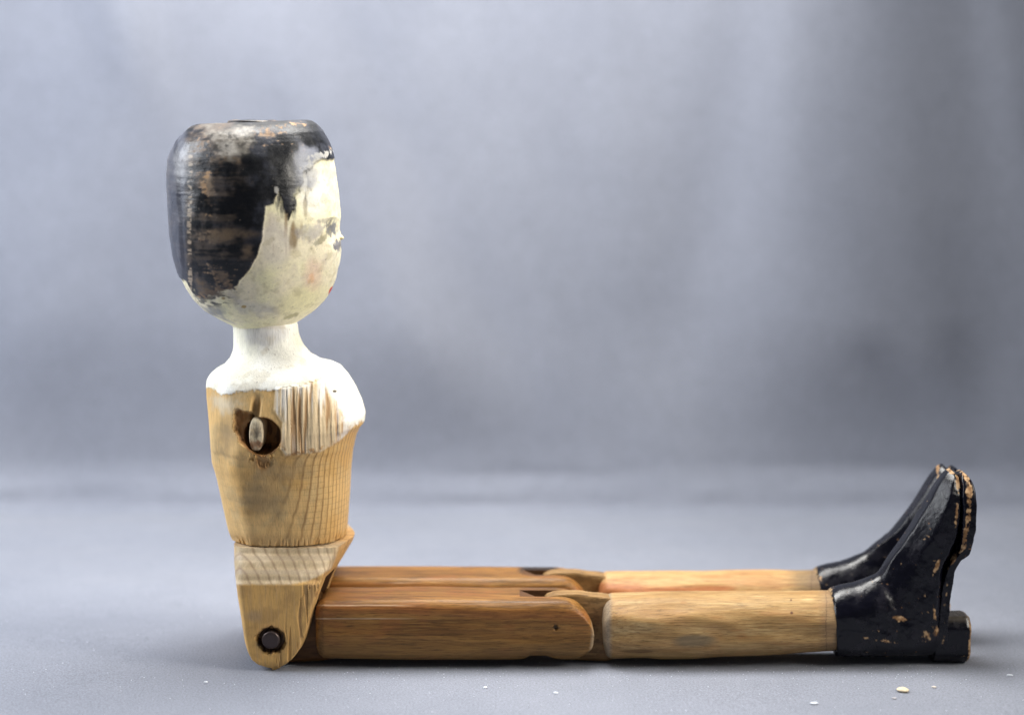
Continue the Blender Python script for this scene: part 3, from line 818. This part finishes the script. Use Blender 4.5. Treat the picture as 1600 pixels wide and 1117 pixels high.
# -------- legs
LEGY = 60
def sec_rows(keys, C, secfun, yc, nrows, Yplane):
    """keys = [(A px,py, B px,py, halfwidth)] -> rows of rings spanning A..B in the leg's own plane"""
    K = np.array(keys, float)
    for c_ in (0, 2): K[:, c_] = np.where(K[:, c_] > 800, 800 + (K[:, c_] - 800) * .989, K[:, c_])
    ax, az = unproj(K[:, 0], K[:, 1], Yplane); bx, bz = unproj(K[:, 2], K[:, 3], Yplane)
    T = np.concatenate([[0], np.cumsum(np.hypot(np.diff((ax + bx) / 2), np.diff((az + bz) / 2)) + .5 * np.hypot(np.diff(bx), np.diff(bz)) + .3 * np.hypot(np.diff(ax), np.diff(az)))])
    t = np.linspace(0, T[-1], nrows)
    f = lambda a: spl(T, a, t)
    AX, AZ, BX, BZ, W = f(ax), f(az), f(bx), f(bz), f(K[:, 4])
    V = np.empty((nrows, C, 3))
    for i in range(nrows):
        s = secfun(t[i] / T[-1])
        cx, cz = (AX[i] + BX[i]) / 2, (AZ[i] + BZ[i]) / 2
        hx, hz = (AX[i] - BX[i]) / 2, (AZ[i] - BZ[i]) / 2
        V[i, :, 0] = cx + s[:, 0] * hx; V[i, :, 2] = cz + s[:, 0] * hz; V[i, :, 1] = yc + s[:, 1] * W[i]
    return V

def wood_leg_colour(A, seed, base, dark, light, red):
    x, y, z = A.T
    s1 = fbm(x, y, z, 150, 7, 7, seed, 4); s2 = fbm(x, y, z, 260, 13, 13, seed + 9, 3)
    m = fbm(x, y, z, 60, 30, 30, seed + 5, 3); f = fbm(x, y, z, 40, 2.2, 2.2, seed + 15, 3)
    c = np.tile(np.array(base, float), (len(A), 1))
    c = mixc(c, dark, sstep(.48, .68, s1) * .6)
    c = mixc(c, light, sstep(.52, .72, s2) * .7)
    c = mixc(c, red, sstep(.5, .68, m) * .4)
    c = mixc(c, dark, sstep(.52, .68, f) * .65)
    f2 = fbm(x, y, z, 70, 1.6, 1.6, seed + 25, 2)
    c = mixc(c, light, sstep(.60, .75, f2) * .5)
    return c, s1, m, f

def build_upper_leg(side):
    yc = side * LEGY
    seed = 200 if side < 0 else 260
    C = 300
    octo = section([(0, 1), (180, 1), (90, 1), (-90, 1), (45, 1.26), (-45, 1.26), (135, 1.28), (-135, 1.28)], 34, C)
    Yp = -LEGY
    # bottom stays on the table; measured on the near leg
    keys = [(497, 938, 499, 1012, 36), (503, 929, 504, 1021, 41), (512, 926, 512, 1025, 44), (560, 926, 560, 1026, 45), (680, 926, 680, 1027, 45), (800, 927, 800, 1027, 45), (818, 927, 818, 1026, 45),
            (835, 927, 830, 1021, 45), (850, 927, 850, 1021, 45), (868, 927, 868, 1026, 45), (884, 928, 884, 1027, 44.5), (897, 932, 900, 1026, 44), (908, 940, 910, 1022, 43.5), (918, 952, 918, 1017, 43), (925, 965, 924, 1011, 42), (928, 978, 926, 1003, 41)]
    keys = [(a, b, c_, d - 8 * min(1, max(0, (d - 940) / 70)), w_) for a, b, c_, d, w_ in keys]     # the thigh hangs clear of the cloth between hip and knee
    V = sec_rows(keys, C, lambda t: octo, yc, 330, Yp)
    x, y, z = V[..., 0], V[..., 1], V[..., 2]
    V[..., 1] += (fbm(x, y, z, 120, 30, 30, seed, 2) - .5) * 4
    V[..., 2] += (fbm(x, y, z, 150, 30, 30, seed + 3, 2) - .5) * 3 * sstep(20, 80, z)
    A, q, t3 = closed_grid(V, flip=False)
    # pin dimple on the cheek
    u, v = uvside(np.stack([A[:, 0], (A[:, 1] - yc) * 1 - LEGY, A[:, 2]], -1), -LEGY)
    x, y, z = A.T
    c, s1, m, f = wood_leg_colour(A, seed, (.235, .108, .026), (.09, .040, .011), (.32, .165, .046), (.24, .082, .025))
    near = sstep(10, 30, np.abs(y - yc))
    dimp = sstep(.1, .6, blob(u, v, 868, 980, 5, 6))
    A[:, 1] -= np.sign(y - yc) * dimp * 3.5 * near
    c = mixc(c, (.07, .04, .02), dimp)
    c = mixc(c, (.09, .05, .02), sstep(0, .5, 1 - np.abs(v - 980) / 1.6) * sstep(860, 864, u) * (1 - sstep(872, 877, u)))
    # long glints painted along torn fibre, black patch by the knee
    c = mixc(c, (.55, .40, .26), (sstep(0, .6, 1 - np.abs(v - 945 - 2 * (m - .5)) / 1.3) * sstep(.40, .5, s1) + sstep(0, .6, 1 - np.abs(v - 966) / 1.2) * sstep(.35, .5, m)) * (1 - sstep(600, 660, u)) * .7)
    c = mixc(c, (.30, .10, .035), sstep(0, .7, 1 - np.abs(v - (952 + 8 * sstep(640, 760, u)) - 6 * (m - .5)) / 11) * .32)
    c = mixc(c, (.14, .085, .03), sstep(985, 1015, v) * .5)  # painted darker towards the underside, for the shade near the cloth
    # pale worn knife facet round the fork end
    c = mixc(c, (.48, .38, .25), sstep(0, 5, u - (906 + 16 * np.sqrt(np.clip(1 - ((v - 985) / 50) ** 2, 0, 1))) + 3 * (f - .5)) * near * .45)
    c = mixc(c, (.03, .02, .015), (1 if side > 0 else .3) * sstep(0, .4, blob(x, y, 45, yc + 14, 42, 42)) * sstep(86, 94, z))
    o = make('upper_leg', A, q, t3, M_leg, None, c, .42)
    # fork for the knee tongue; tenon slot face is added as its own part
    carve(o, [(xat(845, 925, Yp), 200, yc - 15.5, yc + 15.5, -30, 160), (xat(836 if side < 0 else 838, 925, Yp), xat(845, 925, Yp) + .5, yc - 15.3, yc + 15.3, 76, 160, -24 if side < 0 else -20)])
    o.parent = doll
    # hip tenon, thin plate running into the hip slot
    C2 = 120
    ten = section([(0, 1), (180, 1), (90, 1), (-90, 1), (45, 1.36), (-45, 1.36), (135, 1.36), (-135, 1.36)], 40, C2)
    k2 = [(410, 985, 410, 1012, 20), (414, 962, 414, 1024, 21), (425, 942, 425, 1029, 21), (455, 932, 455, 1028, 21), (500, 929, 500, 1026, 21), (530, 930, 530, 1022, 21)]
    V = sec_rows(k2, C2, lambda t: ten, yc, 90, Yp)
    A, q, t3 = closed_grid(V, flip=False)
    c, *_ = wood_leg_colour(A, seed + 40, (.13, .060, .018), (.07, .03, .01), (.18, .085, .028), (.13, .05, .016))  # tenon colour darkened to paint in the shadow of the hip gap
    make('hip_tenon', A, q, t3, M_leg, o, c, .5)
    return o

def far_lean(A):
    # the far boot is set a little flatter and further out than the near one
    A = A.copy(); k = sstep(40, 110, A[:, 2]) * sstep(560, 600, A[:, 0])
    A[:, 0] += 19 * k; A[:, 2] -= 17 * sstep(110, 300, A[:, 2]) * k
    A[:, 1] -= 8 * sstep(60, 250, A[:, 2])
    return A
def build_lower_leg(side):
    yc = side * LEGY
    seed = 300 if side < 0 else 370
    C = 280
    rnd = section([(0, 1), (180, 1), (90, 1), (-90, 1), (45, 1.04), (-45, 1.04), (135, 1.06), (-135, 1.06), (22, 1.02), (-22, 1.02), (158, 1.03), (-158, 1.03)], 15, C)
    Yp = -LEGY
    keys = [(941, 962, 943, 1000, 28), (943, 944, 946, 1014, 36), (949, 933, 950, 1023, 41), (958, 928, 957, 1026, 43), (1000, 927, 1000, 1024, 49), (1040, 926, 1040, 1026, 51), (1072, 926, 1072, 1026, 51), (1130, 926, 1130, 1022, 50), (1200, 925, 1200, 1020, 48),
            (1260, 925, 1260, 1016, 46), (1302, 924, 1306, 1014, 43)]
    V = sec_rows(keys, C, lambda t: rnd, yc, 330, Yp)
    x, y, z = V[..., 0], V[..., 1], V[..., 2]
    dn = (fbm(x, y, z, 95, 26, 26, seed, 2) - .5)
    V[..., 1] += (y - yc) / 40 * dn * 7; V[..., 2] += dn * 4 * sstep(20, 60, z)
    A, q, t3 = closed_grid(V, flip=False)
    x, y, z = A.T
    u, v = uvside(np.stack([x, (y - yc) - LEGY, z], -1), -LEGY)
    if side < 0:
        c, s1, m, f = wood_leg_colour(A, seed, (.385, .24, .098), (.25, .145, .055), (.49, .345, .165), (.38, .20, .085))
        bl = fbm(x, y, z, 60, 13, 13, seed + 33, 4)
        c = mixc(c, (.27, .145, .05), sstep(.52, .68, bl) * .45)
        c = mixc(c, (.60, .46, .25), sstep(.52, .40, bl) * .0)
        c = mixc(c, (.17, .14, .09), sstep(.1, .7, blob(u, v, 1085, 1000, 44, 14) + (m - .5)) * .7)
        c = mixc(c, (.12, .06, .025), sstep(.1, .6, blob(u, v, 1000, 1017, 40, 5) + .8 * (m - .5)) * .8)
        for (bu, bv, ru, rv) in [(1160, 993, 12, 8), (1120, 964, 26, 4), (1068, 941, 9, 4), (1222, 1005, 26, 4), (1200, 958, 30, 6), (1150, 985, 20, 5), (1286, 968, 9, 10), (1188, 979, 8, 3)]:
            c = mixc(c, (.31, .155, .055), sstep(.1, .7, blob(u, v, bu, bv, ru, rv) + .9 * (f - .5)) * .6)
        c = mixc(c, (.60, .43, .21), sstep(.1, .8, blob(u, v, 1262, 937, 16, 4) + (f - .5)) * .7)
        for (bu, bv, rr_) in [(1237, 957, 3), (1236, 937, 2)]:
            c = mixc(c, (.10, .04, .02), sstep(0, .5, blob(u, v, bu, bv, rr_, rr_)))
        c = mixc(c, (.26, .22, .17), (1 - sstep(950, 959, u)) * .7)
    else:
        c, s1, m, f = wood_leg_colour(A, seed, (.46, .28, .115), (.32, .16, .06), (.54, .37, .175), (.40, .19, .075))
        xx = x
        streak = sstep(-3, 3, 11 - np.abs(z - 84 - 6 * (m - .5)) ) * (1 - sstep(330, 372, xx + 40 * (s1 - .5)))
        c = mixc(c, (.34, .115, .04), streak * .85)
        c = mixc(c, (.16, .12, .07), sstep(440, 470, xx) * .6)
    # dark stain and knife-nicked line next to the boot paint
    edge = 1296 + 4 * (m - .5) + 3 * (f - .5)
    c = mixc(c, (.20, .13, .08), sstep(-22, -2, u - edge) * .55)
    c = mixc(c, (.06, .03, .02), sstep(.6, 1, 1 - np.abs(u - edge + 5) / 2.2) * .7)
    o = make('lower_leg', A, q, t3, M_leg, doll, c, .5)
    # knee tongue sitting in the fork
    C2 = 120
    ten = section([(0, 1), (180, 1), (90, 1), (-90, 1), (45, 1.34), (-45, 1.34), (135, 1.36), (-135, 1.36)], 40, C2)
    k2 = [(846, 955, 846, 1002, 12), (849, 938, 849, 1014, 12.5), (856, 929, 856, 1021, 13), (872, 925, 872, 1025, 13), (900, 924, 900, 1027, 13), (925, 927, 925, 1028, 13), (945, 929, 945, 1028, 15), (960, 932, 960, 1025, 15)]
    V = sec_rows(k2, C2, lambda t: ten, yc, 110, Yp)
    A, q, t3 = closed_grid(V, flip=False)
    c, *_ = wood_leg_colour(A, seed + 30, (.27, .155, .058), (.13, .07, .027), (.36, .22, .09), (.20, .10, .04))
    make('knee_tongue', A, q, t3, M_leg, o, c, .5)

    # ---- boot
    C = 260
    soft = section([(0, 1.0), (180, 1), (90, 1), (-90, 1), (50, 1.02), (-50, 1.02), (135, 1.16), (-135, 1.16), (28, 1.02), (-28, 1.02)], 14, C)
    ridg = section([(0, 1.0), (180, 1), (90, 1), (-90, 1), (48, .93), (-48, .93), (150, 1.12), (-150, 1.12)], 30, C)
    keys = [(1301, 923, 1306, 1016, 43.5), (1304, 920, 1308, 1018, 45), (1345, 909, 1372, 1019, 45), (1368, 900, 1430, 1019, 43), (1377, 895, 1462, 1018, 39), (1382, 889, 1472, 1004, 38.5), (1388, 881, 1473, 968, 38), (1398, 868, 1474, 925, 37),
            (1414, 846, 1476, 888, 37), (1432, 820, 1489, 858, 38), (1450, 791, 1500, 826, 39), (1466, 763, 1503, 796, 37), (1479, 744, 1504, 770, 31), (1487, 735, 1504, 754, 23), (1492, 732, 1503, 744, 14)]
    V = sec_rows(keys, C, lambda t: soft * (1 - sstep(.35, .55, t)) + ridg * sstep(.35, .55, t), yc, 380, Yp)
    x, y, z = V[..., 0], V[..., 1], V[..., 2]
    dn = fbm(x, y, z, 26, 26, 26, seed + 50, 3) - .5; df = fbm(x, y, z, 6, 6, 6, seed + 51, 2) - .5
    V[..., 1] += (y - yc) / 38 * (dn * 4.0 + df * .8); V[..., 0] += (dn * 2.5)
    A, q, t3 = closed_grid(V, flip=False)
    if side > 0: A = far_lean(A)
    x, y, z = A.T
    u, v = uvside(np.stack([x, (y - yc) - LEGY, z], -1), -LEGY)
    def boot_col(A, u, v, rim, extra=0.0):
        x, y, z = A.T
        fi = fbm(x, y, z, 5, 5, 5, seed + 60, 3); me_ = fbm(x, y, z, 18, 18, 18, seed + 61, 4); st = fbm(x, y, z, 24, 8, 5, seed + 62, 3)
        c = mixc(np.tile(np.array([.0022, .0022, .0055]), (len(A), 1)), (.007, .0065, .011), sstep(.5, .7, me_))
        w = rim + .9 * (fi - .5) + .9 * (me_ - .5) - .11 + extra
        wm = sstep(.40, .60, w)
        spk = sstep(.83, .88, fbm(x, y, z, 7, 4, 2.6, seed + 66, 2))
        wm = np.maximum(wm, spk * .8)
        tan = mixc(np.tile(np.array([.19, .098, .04]), (len(A), 1)), (.40, .26, .14), sstep(.45, .65, fi))
        c = c * (1 - wm[:, None]) + tan * wm[:, None]
        return c, .24 + .35 * wm + .16 * (me_ - .5) * 2 + .10 * (fi - .5)
    rim = np.zeros(len(A))
    for (bu, bv, ru, rv, an, am) in [(1415, 967, 20, 6, 8, .9), (1355, 996, 12, 3, 5, .6), (1388, 1001, 26, 4, 8, .65), (1452, 995, 10, 20, 25, .5), (1468, 984, 8, 14, 0, .7), (1422, 905, 4, 8, 0, .45), (1363, 947, 3, 5, 0, .4), (1434, 872, 7, 3, 0, .4),
                                     (1503, 750, 5, 34, -4, .95), (1501, 800, 4, 30, 3, .7), (1492, 735, 12, 6, 40, .9), (1470, 884, 4, 22, 24, .75), (1452, 925, 3, 20, 5, .45), (1466, 960, 4, 30, -8, .6), (1310, 962, 12, 4, 0, .6), (1309, 940, 7, 18, 0, .4), (1306, 990, 5, 22, 0, .45)]:
        rim = np.maximum(rim, am * sstep(-.1, .9, blob(u, v, 800 + (bu - 800) * .991, bv, ru * 1.25, rv * 1.25, an)))
    if side > 0:
        rim = np.maximum(rim, .8 * sstep(0, .8, blob(u, v, 1488, 745, 18, 26, 30)))
    c, r = boot_col(A, u, v, rim)
    # frayed paint edge at the ankle
    fe = sstep(0, 2.0, u - 1297 - 16 * (fbm(x, y, z, 30, 3.2, 3.2, seed + 70, 3) - .42))
    c = mixc(np.tile(np.array([.38, .25, .13]), (len(A), 1)), c, fe) if False else c * fe[:, None] + np.array([.36, .24, .12]) * (1 - fe[:, None])
    make('boot', A, q, t3, M_boot, o, c, r)

    # ---- sole plate, upright rows
    rows = [(1508, 1511, 736, 10), (1505, 1516, 740, 19), (1503, 1521, 748, 28), (1502, 1524, 762, 36), (1501, 1524, 785, 41), (1500, 1523, 815, 42), (1498, 1519, 838, 40), (1495, 1515, 856, 37), (1486, 1501, 868, 33),
            (1478, 1493, 885, 30), (1472, 1489, 910, 28), (1468, 1485, 938, 29), (1466, 1483, 962, 30), (1462, 1482, 990, 30), (1462, 1481, 1012, 28)]
    K = np.array(rows, float); K[:, :2] = 800 + (K[:, :2] - 800) * .989
    ss = section([(0, 1), (180, 1), (90, 1), (-90, 1), (45, 1.3), (-45, 1.3), (135, 1.32), (-135, 1.32)], 22, 200)
    pyv = np.linspace(736, 1012, 200)
    xl = unproj(spl(K[:, 2], K[:, 0], pyv), pyv, Yp)[0]; xr_ = unproj(spl(K[:, 2], K[:, 1], pyv), pyv, Yp)[0]
    zz = unproj(800, pyv, Yp)[1]; ww = spl(K[:, 2], K[:, 3], pyv)
    V = np.empty((200, 200, 3))
    V[..., 0] = (xl + xr_)[:, None] / 2 + ss[None, :, 0] * (xr_ - xl)[:, None] / 2
    V[..., 1] = yc + ss[None, :, 1] * ww[:, None]; V[..., 2] = zz[:, None]
    x, y, z = V[..., 0], V[..., 1], V[..., 2]
    V[..., 0] += (fbm(x, y, z, 14, 14, 14, seed + 80, 3) - .5) * 3.0; V[..., 1] += (fbm(x, y, z, 14, 14, 14, seed + 81, 3) - .5) * 3.0
    # welt groove: the upper side stands a little in from the plate
    A, q, t3 = closed_grid(V, flip=True)
    if side > 0: A = far_lean(A)
    x, y, z = A.T
    u, v = uvside(np.stack([x, (y - yc) - LEGY, z], -1), -LEGY)
    u = 800 + (u - 800) / .989 if False else u
    fr = np.interp(v, K[:, 2], K[:, 1])
    rim = .75 * sstep(9, 2, np.abs(u - fr + 2)) * (1 - sstep(880, 900, v)) * (1 - .8 * sstep(0, .5, blob(u, v, 1520, 838, 12, 20))) + .6 * sstep(.2, .8, blob(u, v, 1484, 950, 4, 14)) + .5 * sstep(6, 0, np.abs(u - fr)) * sstep(880, 900, v) * .6
    c, r = boot_col(A, u, v, rim, .0)
    make('boot_sole', A, q, t3, M_boot, o, c, r)
    # ---- heel peg
    C3 = 160
    hs = section([(0, 1), (180, 1), (90, 1), (-90, 1), (45, 1.12), (-45, 1.12), (135, 1.12), (-135, 1.12)], 30, C3)
    zc_, hz = (zat(957, -30 - LEGY + 30) + 1.0) / 2, 0
    ztop = zat(957, -LEGY)
    rows = []
    for px, sc in [(1462, .96), (1480, .96), (1500, .98), (1511, .99), (1515, .96), (1517.5, .90)]:
        X = xat(800 + (px - 800) * .989, 990, Yp)
        rows.append(np.stack([np.full(C3, X), yc + hs[:, 1] * 30 * sc, (ztop + 1) / 2 + hs[:, 0] * (ztop - 1) / 2 * sc], -1))
    V = np.array(rows)
    V2 = []
    for i in range(len(V) - 1):
        for tt in np.linspace(0, 1, 8)[:-1]: V2.append(V[i] * (1 - tt) + V[i + 1] * tt)
    V2.append(V[-1]); V = np.array(V2)
    x, y, z = V[..., 0], V[..., 1], V[..., 2]
    V[..., 0] += (fbm(x, y, z, 9, 9, 9, seed + 90, 3) - .5) * 2.5
    A, q, t3 = closed_grid(V, flip=False)
    x, y, z = A.T
    X1 = xat(800 + 717 * .989, 990, Yp)
    rim = .85 * sstep(7, 1, X1 - x)
    u, v = uvside(np.stack([x, (y - yc) - LEGY, z], -1), -LEGY)
    c, r = boot_col(A, u, v, rim, 0)
    topm = sstep(.86, .97, (z - 1) / (ztop - 1)) * .8
    c = mixc(c, (.10, .085, .07), topm)
    make('boot_heel', A, q, t3, M_boot, o, c, r)
    return o
for s_ in (-1, 1):
    build_upper_leg(s_)
    build_lower_leg(s_)

# ------------------------------------------------------------------ crumbs and lint on the cloth
M_crumb = surface_mat('wood_crumb', (1, 1, 1), .2, .3, 1.5)
def crumb(px, py, rx, ry, rz, colr, label, seed):
    b = (558.5 - py) / F
    t = -CAM[2] / (-sp + b * cp)
    X, Y = (px - 800) / F * t, CAM[1] + (cp + b * sp) * t
    C, R = 18, 10
    th = np.linspace(0, 2 * math.pi, C, endpoint=False); ph = np.linspace(.15, math.pi - .15, R)
    V = np.stack([rx * np.sin(ph)[:, None] * np.cos(th), ry * np.sin(ph)[:, None] * np.sin(th), rz * np.cos(ph)[:, None] + 0 * th], -1)
    A, q, t3 = closed_grid(V, flip=False)
    nz = 1 + .7 * (fbm(A[:, 0], A[:, 1], A[:, 2], rx * .7, rx * .7, rx * .7, seed, 2) - .5)
    A = A * nz[:, None] + np.array([X, Y, rz * .8])
    o = make('crumb', A, q, t3, M_crumb, None, np.tile(np.array(colr, float), (len(A), 1)), .6, offset=(X, Y, 0))
    o.location = (X * S, Y * S, 0)
    tag(o, label, 'crumb', 'crumbs fallen on the grey cloth')
crumb(1411, 1080, 9, 7, 3.4, (.66, .55, .38), 'largest tan crumb on the cloth in front of the near boot', 1)
crumb(1397, 1091, 4, 3, 1.2, (.33, .32, .34), 'grey crumb just below and left of the largest tan crumb', 2)
crumb(1459, 1074, 4, 3, 1.5, (.55, .50, .46), 'small pale crumb right of the largest tan crumb', 3)
crumb(1272, 1099, 6, 4, 1.5, (.50, .53, .60), 'bluish white flake nearest the front edge below the lower leg', 4)
crumb(758, 1075, 3, 2.4, 1.8, (.80, .84, .90), 'bright white speck on the cloth below the upper leg', 5)
crumb(869, 1083, 3.6, 2.2, 1.4, (.72, .76, .82), 'white speck on the cloth below the knee', 6)
crumb(322, 1066, 3, 2.2, 1.2, (.72, .74, .80), 'white speck on the cloth left of the hips', 7)
crumb(1578, 1055, 5, 3, 1.2, (.55, .58, .64), 'pale flake at the right edge beyond the boots', 8)
def lint():
    rng = random.Random(5); VV, QQ = [], []; k = 0
    for i in range(330):
        if rng.random() < .35: px, py = rng.uniform(520, 1480), rng.gauss(1050, 9)
        else: px, py = rng.uniform(0, 1600), rng.uniform(960, 1117)
        if py < 1030 and 360 < px < 1540: continue
        b = (558.5 - py) / F; t = -CAM[2] / (-sp + b * cp)
        X, Y = (px - 800) / F * t, CAM[1] + (cp + b * sp) * t
        r = rng.uniform(.35, .95)
        for dx, dy, dz in [(-r, 0, .9), (0, -r, .9), (r, 0, .9), (0, r, .9), (0, 0, .9 + r), (0, 0, .2)]: VV.append((X + dx, Y + dy, dz))
        for a, b_ in [(0, 1), (1, 2), (2, 3), (3, 0)]:
            QQ += [(k + a, k + b_, k + 4), (k + b_, k + a, k + 5)]
        k += 6
    A = np.array(VV)
    o = make('lint', A, [], np.array(QQ), M_crumb, None, np.tile(np.array([.62, .66, .74]), (len(A), 1)), .5, offset=(0, 0, 0))
    tag(o, 'fine white lint and sparkle specks scattered on the grey cloth', 'lint', kind='stuff')
lint()
